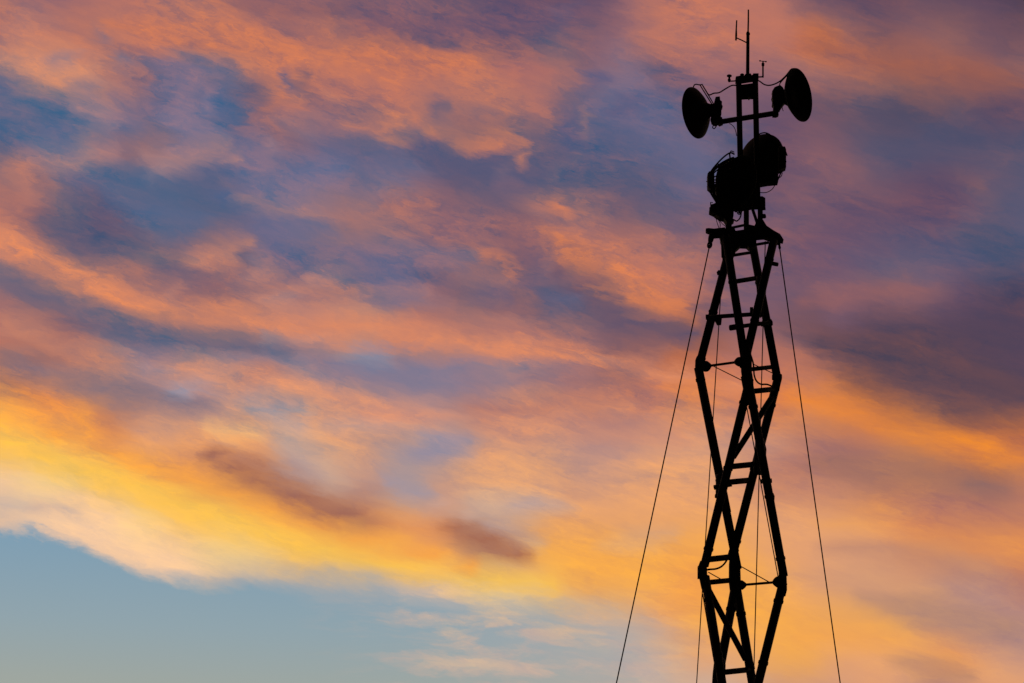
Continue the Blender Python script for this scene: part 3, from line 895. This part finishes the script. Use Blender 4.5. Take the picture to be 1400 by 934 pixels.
# ------------------------------------------------------------------ whip antennas and weather sensors on top
w = thing("whip_antenna", at(1022, 104, 0), "tallest whip antenna on a stepped pole at the very top of the mast", "antenna", "antennas and sensors on the mast top")
MB().path([at(1022, 107, 0), at(1022.2, 103, 0), at(1022.6, 44.5, 0), at(1022.6, 43.5, 0)], [2.7 * S, 2.5 * S, 2.3 * S, 1.7 * S], 12).build("pole", STEEL, w)
MB().path([at(1022.7, 45, 0), at(1023.1, 30, 0), at(1023.2, 13.4, 0)], [1.15 * S, 1.15 * S, 1.05 * S], 10).build("whip", RUBBER, w)
MB().prism([(1017, 105.5), (1018.6, 102.6), (1026, 101.8), (1027.5, 104.4), (1027, 110), (1017, 111.5)], 0, .1).build("socket", STEEL, w)
MB().path([at(1025.3, 46.5, 0), at(1020.2, 46.7, 0)], 1.6 * S, 10).build("collar", STEEL, w)
w2_ = thing("side_whip_antenna", at(1020.5, 58.5, 0), "short whip antenna held out on a slanted arm left of the tallest whip", "antenna", "antennas and sensors on the mast top")
MB().path([at(1021.5, 58.8, 0), at(1014, 55, 0), at(1007, 51.9, 0)], .95 * S, 8).build("arm", STEEL, w2_)
MB().path([at(1006.2, 55.2, 0), at(1006.5, 48, 0), at(1006.6, 40, 0), at(1007.2, 28, 0)], [1.25 * S, 1.5 * S, 1.05 * S, .95 * S], 10).build("whip", RUBBER, w2_)
sn = thing("mushroom_sensor", at(1006, 111, 0), "small mushroom shaped sensor on a short arm at the left of the frame top", "sensor", "antennas and sensors on the mast top")
MB().path([at(1008, 110.4, -.02), at(1003, 110.9, -.02), at(996, 111.2, -.02)], 1.0 * S, 8).build("arm", STEEL, sn)
o_, z_ = at(997, 112.2, -.02), Vector((0, 0, 1))
MB().lathe(o_, z_, [(0, 0), (0, 1.3 * S), (.02, 2.2 * S), (.04, 2.2 * S), (.055, 1.3 * S), (.075, 1.6 * S), (.083, 3.4 * S), (.10, 3.5 * S), (.106, 2.6 * S), (.108, 0)], 20).build("head", BOXM, sn)
s2 = thing("dome_sensor", at(1014, 106, .02), "tiny round topped fitting on the frame top beside the whip socket", "sensor", "antennas and sensors on the mast top")
MB().lathe(at(1014.6, 107, .02), z_, [(0, 0), (0, 1.2 * S), (.028, 1.3 * S), (.032, 2.8 * S), (.056, 3.0 * S), (.066, 2.0 * S), (.068, 0)], 18).build("head", BOXM, s2)
an = thing("anemometer", at(1042.6, 105, 0), "T shaped wind sensor on a short upright rod at the right of the frame top", "wind sensor", "antennas and sensors on the mast top")
MB().curve([at(1035, 105.4, -.02), at(1040.5, 105.2, -.02), at(1043, 104.6, -.02), at(1043.1, 101, -.02)], 1.1 * S).build("arm", STEEL, an)
MB().path([at(1043.1, 106, -.02), at(1043.1, 90, -.02)], 1.15 * S, 10).build("rod", STEEL, an)
MB().lathe(at(1043.1, 91, -.02), z_, [(0, 0), (.0, 1.2 * S), (.012, 2.0 * S), (.05, 2.0 * S), (.056, 1.0 * S), (.075, .8 * S), (.075, 0)], 16).build("housing", BOXM, an)
v_ = MB()
c0 = at(1043.1, 83.8, -.02)
for k in range(2):
    a_ = math.pi * k + .12
    e_ = Vector((math.cos(a_), math.sin(a_), 0))
    v_.path([c0, c0 + e_ * .045], .006, 6)
    t_ = Vector((-e_.y, e_.x, 0))
    v_.lathe(c0 + e_ * .045 - t_ * .012, t_, [(0, 0), (.004, .006), (.014, .010), (.024, .011), (.02, .008), (.008, 0)], 12)
v_.build("cups", BOXM, an)

# ------------------------------------------------------------------ dishes


def dish(rim_px, dyy, radius_px, axis, depth_px, name_lab, group, shroud=0.0, face=False):
    """parabolic dish: rim centre at a photo position, axis = the way it looks"""
    c = at(*rim_px, dyy)
    t = thing("dish_antenna", c, name_lab, "dish antenna", group)
    R_ = radius_px * S
    d_ = depth_px * S
    th = .012
    prof = []
    for i in range(13):                          # outside, from the hub to the rim
        r = R_ * i / 12
        prof.append((-d_ * (1 - (r / R_) ** 2) - th, r))
    prof += [(-.004, R_ + .004), (.006 + shroud, R_ + .006), (.010 + shroud, R_), (.004 + shroud, R_ - .006)]
    for i in range(11, -1, -1):
        r = R_ * i / 12
        prof.append((-d_ * (1 - (r / R_) ** 2), r))
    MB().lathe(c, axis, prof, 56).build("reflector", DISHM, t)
    return t, c, Vector(axis).normalized(), R_, d_


GRP_D = "dish antennas on the mast"


def axis_of(deg, up=0.0):
    """deg turned from +X (right) towards +Y (away)"""
    return Vector((math.cos(R(deg)), math.sin(R(deg)), up)).normalized()


# left dish of the cross arm: looks left and away
d1, c1, a1, R1, D1 = dish((950.5, 154.3), -.03, 36.0, axis_of(147), 17, "oval dish antenna on the left end of the cross arm, facing left", GRP_D)
h1 = c1 - a1 * D1
MB().lathe(h1 + a1 * .05, -a1, [(0, 0), (0, .155), (.06, .12), (.13, .085), (.20, .075), (.2, 0)], 24).build("hub", BOXM, d1)
rd1 = MB().prism([(976.5, 140), (978, 134.6), (983.8, 134), (984.3, 139), (986.8, 141), (986.6, 145), (987.8, 147.5), (986, 150), (986, 158), (984, 167), (978, 171), (973, 168), (971.5, 162), (974, 150)], -.08, .16).build("radio_unit", BOXM, d1)
MB().path([at(981, 142, -.08), at(981, 133.8, -.08)], [2.8 * S, 2.6 * S], 12).build("knob", BOXM, rd1)
rt = [at(947, 121, .05), at(953, 116.2, 0), at(957.5, 116.0, 0), at(974.5, 144, -.07)]
MB().path([at(956.6, 115.6, 0), at(974, 143.8, -.07)], .85 * S, 8).build("strut", STEEL, d1)
MB().path([at(960, 115.6, .03), at(976, 143.0, -.03)], .8 * S, 8).build("strut", STEEL, d1)
MB().curve([at(944.6, 128.5, .05), at(948.6, 117.5, .03), at(951.5, 115.4, .02), at(956.8, 116.2, .0), at(960.5, 115.4, .0)], .85 * S).build("rim_tube", STEEL, d1)

# right dish of the cross arm: looks right and towards us
d2, c2, a2, R2, D2 = dish((1092.5, 130.0), -.03, 37.6, axis_of(-33), 16, "oval dish antenna on the right end of the cross arm, facing right", GRP_D)
h2 = c2 - a2 * D2
MB().lathe(h2 + a2 * .06, -a2, [(0, 0), (0, .17), (.06, .15), (.13, .10), (.18, .09), (.18, 0)], 24).build("hub", BOXM, d2)
rd2 = MB().prism([(1058.5, 121.5), (1062, 120), (1066, 118.5), (1069.6, 121.5), (1073, 128), (1073, 141), (1069, 146), (1065.5, 151), (1057, 150.8), (1057.2, 146), (1055.4, 144), (1056, 138.4), (1054.8, 134), (1056, 129.5), (1055.3, 126.5)], .02, .17).build("radio_unit", BOXM, d2)
MB().path([at(1066.6, 113, 0), at(1081.6, 95, 0)], .9 * S, 8).build("strut", STEEL, d2)
MB().curve([at(1082.4, 98, .02), at(1080, 99.6, .02), at(1068, 112, -.04), at(1066, 116, -.05), at(1067.5, 119.6, -.05), at(1071, 121, -.05)], .75 * S).build("strut", STEEL, d2)
MB().curve([at(1075, 103, 0), at(1081, 95.4, 0), at(1084.6, 94.0, .02), at(1089, 94.2, .05), at(1092, 96.2, .07)], .9 * S).build("rim_tube", STEEL, d2)

# lower pair, turned nearly towards and away from us, with front struts and a feed box
def strutted(rim, dyy, rad, axis, depth, feed, label):
    t, c, a_, R_, d_ = dish(rim, dyy, rad, axis, depth, label, GRP_D)
    f0 = at(*feed, dyy - .0)
    # feed on the axis of the dish at its focus
    fo = c + a_ * ((f0 - c).dot(a_))
    x = a_.cross(Vector((0, 0, 1))).normalized(); y = x.cross(a_)
    return t, c, a_, R_, d_, fo, x, y


d3, c3, a3, R3, D3, f3, x3, y3 = strutted((1041, 217.8), .25, 36.5, axis_of(52), 13, (1071, 215), "large round dish antenna below the cross arm, with feed box on its right")
fb3 = MB().prism([(1064, 203), (1072.6, 203), (1074.2, 207), (1074.2, 231), (1070, 233), (1064, 236)], -.1, .2).build("feed_box", BOXM, d3)
for pts, r in [([at(1035.5, 185.4, .1), at(1041, 182.3, 0), at(1047, 181.8, -.05), at(1053.5, 185, -.08), at(1064, 195.5, -.1), at(1072.4, 203.2, -.1), at(1073.6, 208, -.1)], .95),
               ([at(1047.5, 182.4, -.05), at(1053, 186, -.06), at(1063, 196.5, -.08), at(1069.3, 201.5, -.1), at(1070.6, 207, -.1)], 1.2),
               ([at(1061, 252, .1), at(1066, 240, 0), at(1070, 231, -.1)], 1.0)]:
    MB().curve(pts, r * S).build("feed_strut", STEEL, d3)
# feed struts from the rim round to the feed box
for ang in (20, 75, 140, 200, 265, 320):
    p = c3 + (x3 * math.cos(R(ang)) + y3 * math.sin(R(ang))) * R3
    q_ = at(1069, 217, -.1) + (x3 * math.cos(R(ang)) + y3 * math.sin(R(ang))) * .09
    MB().path([p, p.lerp(q_, .5) + a3 * .03, q_], .9 * S, 8).build("feed_strut", STEEL, d3)
rb3 = MB().prism([(1034, 236), (1063.6, 233), (1063.4, 250.8), (1050, 252), (1036, 254.4)], .12, .2).build("radio_unit", BOXM, d3)

d4, c4, a4, R4, D4, f4, x4, y4 = strutted((1009, 249), -.35, 37.0, axis_of(218), 15, (968, 249), "round dish antenna lowest on the left, with struts reaching left to its feed")
fb4 = MB().prism([(966.9, 239.8), (969, 237), (976, 236), (977, 262), (971.5, 262), (967.2, 258)], -.45, .2).build("feed_box", BOXM, d4)
for pts, r in [([at(970.3, 238, -.45), at(974.5, 231, -.45), at(984.5, 219.5, -.42), at(993, 212, -.4), at(999, 209, -.38), at(1004, 211, -.35)], 1.15),
               ([at(998, 210.5, -.38), at(999.6, 206.6, -.38), at(1003.8, 208.2, -.36)], .75),
               ([at(973, 236, -.45), at(982, 227, -.42), at(994, 219.5, -.4), at(1003, 216, -.36)], 2.0),
               ([at(970, 259.5, -.45), at(973, 266, -.45), at(980.5, 278, -.4)], 1.4),
               ([at(976.8, 252, -.45), at(976.6, 268, -.45), at(984, 279, -.4)], 2.0)]:
    MB().curve(pts, r * S).build("feed_strut", STEEL, d4)
for pts in [[at(981, 223, -.42), at(984, 230, -.4)], [at(997.5, 210.5, -.38), at(998.3, 218, -.38)]]:
    MB().path(pts, 1.1 * S, 8).build("strut_clip", STEEL, d4)
for ang in (20, 75, 140, 200, 265, 320):
    p = c4 + (x4 * math.cos(R(ang)) + y4 * math.sin(R(ang))) * R4
    q_ = at(971, 249, -.45) + (x4 * math.cos(R(ang)) + y4 * math.sin(R(ang))) * .08
    MB().path([p, p.lerp(q_, .5) + a4 * .03, q_], .9 * S, 8).build("feed_strut", STEEL, d4)
MB().prism([(984, 226), (1000, 219), (1016, 216), (1030, 224), (1034, 240), (1034.6, 271), (1028, 283), (1006, 286), (988, 284), (979.5, 276), (978, 262), (978.5, 242), (981, 233)], -.12, .2).build("mount_housing", BOXM, d4)

# ------------------------------------------------------------------ radio boxes below the dishes
rb = thing("radio_cluster", at(988, 300, -.1), "lumpy cluster of radio boxes with stub aerial and dangling leads left of the frame posts", "radio unit")
MB().prism([(969.7, 286.5), (972, 282), (975.5, 281), (981, 277.8), (998, 276), (1003, 284), (1002.4, 297.5), (1001.6, 301.5), (1003.4, 303.4), (1000.5, 305.5), (993.2, 306.5),
            (989.6, 301), (983.5, 299.5), (977.3, 295.5), (976, 294), (969.6, 291)], -.12, .2).build("housing", BOXM, rb)
MB().path([at(971.8, 283.5, -.12), at(971.6, 276.6, -.12), at(974.6, 277.2, -.12)], .75 * S, 8).build("stub_aerial", RUBBER, rb)
for k_, (px, py) in enumerate([(970.6, 285), (971.5, 290.6), (975.2, 294.2)]):
    MB().path([at(px + 2, py, -.14), at(px - .9, py, -.14)], 1.5 * S, 10).build("connector", STEEL, rb)
for pts in [[at(979, 298.5, -.12), at(980.6, 305, -.12), at(983, 312, -.06)], [at(981, 299, -.1), at(984.6, 306, -.1), at(984.2, 312, -.06)],
            [at(983, 300.5, -.12), at(987, 305.5, -.12), at(992, 309.5, -.06)]]:
    MB().curve(pts, .5 * S).build("lead", RUBBER, rb)
gb = thing("equipment_cabinet", at(1015, 284, .1), "dark equipment cabinet tucked between the frame posts under the two lower dishes", "equipment box")
MB().prism([(1002, 262), (1034.6, 258), (1034.6, 272), (1027, 284.5), (1012, 286.5), (1003, 286.5)], .12, .22).build("housing", BOXM, gb)
MB().path([at(1006, 285, .05), at(1006, 290, .05)], 1.7 * S, 10).build("connector", STEEL, gb)
MB().path([at(1011, 285, .05), at(1010.4, 291.5, .05)], 1.5 * S, 10).build("connector", STEEL, gb)

# ------------------------------------------------------------------ cables


def cable(pts, r, label, name="cable"):
    o = MB().curve([at(*p) for p in pts], r * S).build(name, RUBBER)
    return tag(o, label, "cable", "cables on the mast")


cable([(1008, 117.0, -.02), (1000.5, 117.0, -.03), (992, 121.5, -.05), (983.5, 126.6, -.06), (976, 127.6, -.05), (969.4, 129.8, -.02), (965, 124, 0), (961, 117.5, .02)], 1.0,
      "wavy feeder cable from the left post top over to the left dish")
cable([(1034, 109, -.02), (1039, 111.5, -.03), (1045, 115.6, -.04), (1052, 116.8, -.03), (1060, 114.6, -.02), (1066.5, 111, -.02), (1071.5, 106.6, -.01), (1078, 100, 0)], 1.0,
      "sagging feeder cable from the right post top over to the right dish")
cable([(997.3, 169, -.05), (1000.8, 171, -.06), (1004, 174.8, -.05), (1006, 180, -.02), (1007, 186, .0)], .55, "thin lead curving from the cross arm down the left post")
cable([(984, 168, -.1), (980, 170.5, -.1), (975.6, 171.5, -.1), (974.4, 174.6, -.1), (976.6, 176, -.1), (979, 173, -.1), (981.5, 169, -.1)], .75, "small looped lead under the left dish's radio unit")
cable([(1068, 145, -.02), (1066.6, 149, -.02), (1065.2, 153.4, -.02)], .55, "short loose lead hanging beside the right dish's bracket")
cable([(1069, 144, 0), (1069.6, 148, 0), (1070.8, 152, 0)], .5, "shortest lead end dangling under the right dish's hub")
cable([(1059.8, 250, .1), (1058.6, 254.6, .08), (1055, 259.4, .06), (1049, 262.8, .05), (1043, 263.6, .05), (1038, 262.8, .06), (1034, 261.6, .08)], .6, "thin cable looping below the right lower dish's radio unit")
cable([(1068.6, 233, -.1), (1069.3, 237.4, -.08), (1067.6, 241.6, -.02), (1063, 244.6, .08)], .6, "small bowed cable beside the feed box of the right lower dish")
cable([(1000, 299.6, -.1), (1003.6, 300.6, -.08), (1006.8, 302.4, -.05), (1010.4, 300, -.02), (1012.6, 295.6, 0), (1013.4, 291, .03), (1014.6, 287, .05)], 1.0, "thick cable loop hanging from the equipment cabinet to the radio cluster")
cable([(1007, 287, .05), (1008.6, 292, .03), (1011.4, 293, .03), (1012, 288, .05)], .8, "tight little cable loop just under the equipment cabinet")
cable([(1026.6, 486, FR - .08), (1029.6, 496, FR - .04), (1030.6, 505, -.2), (1031.2, 513, -.12), (1034, 520.6, 0), (1040, 525.3, .05), (1048.5, 525.6, .1), (1055.5, 528.2, .12)], 1.2,
      "thick cable drooping between two rungs at the upper lattice joint")
cable([(998, 752, .25), (995.6, 760, .15), (992.4, 768, .05), (986.6, 774.4, -.05), (979, 777.8, -.1), (970, 778.6, -.14), (964, 779.6, -.16)], 1.3,
      "thick cable drooping below a rung at the lower lattice joint")
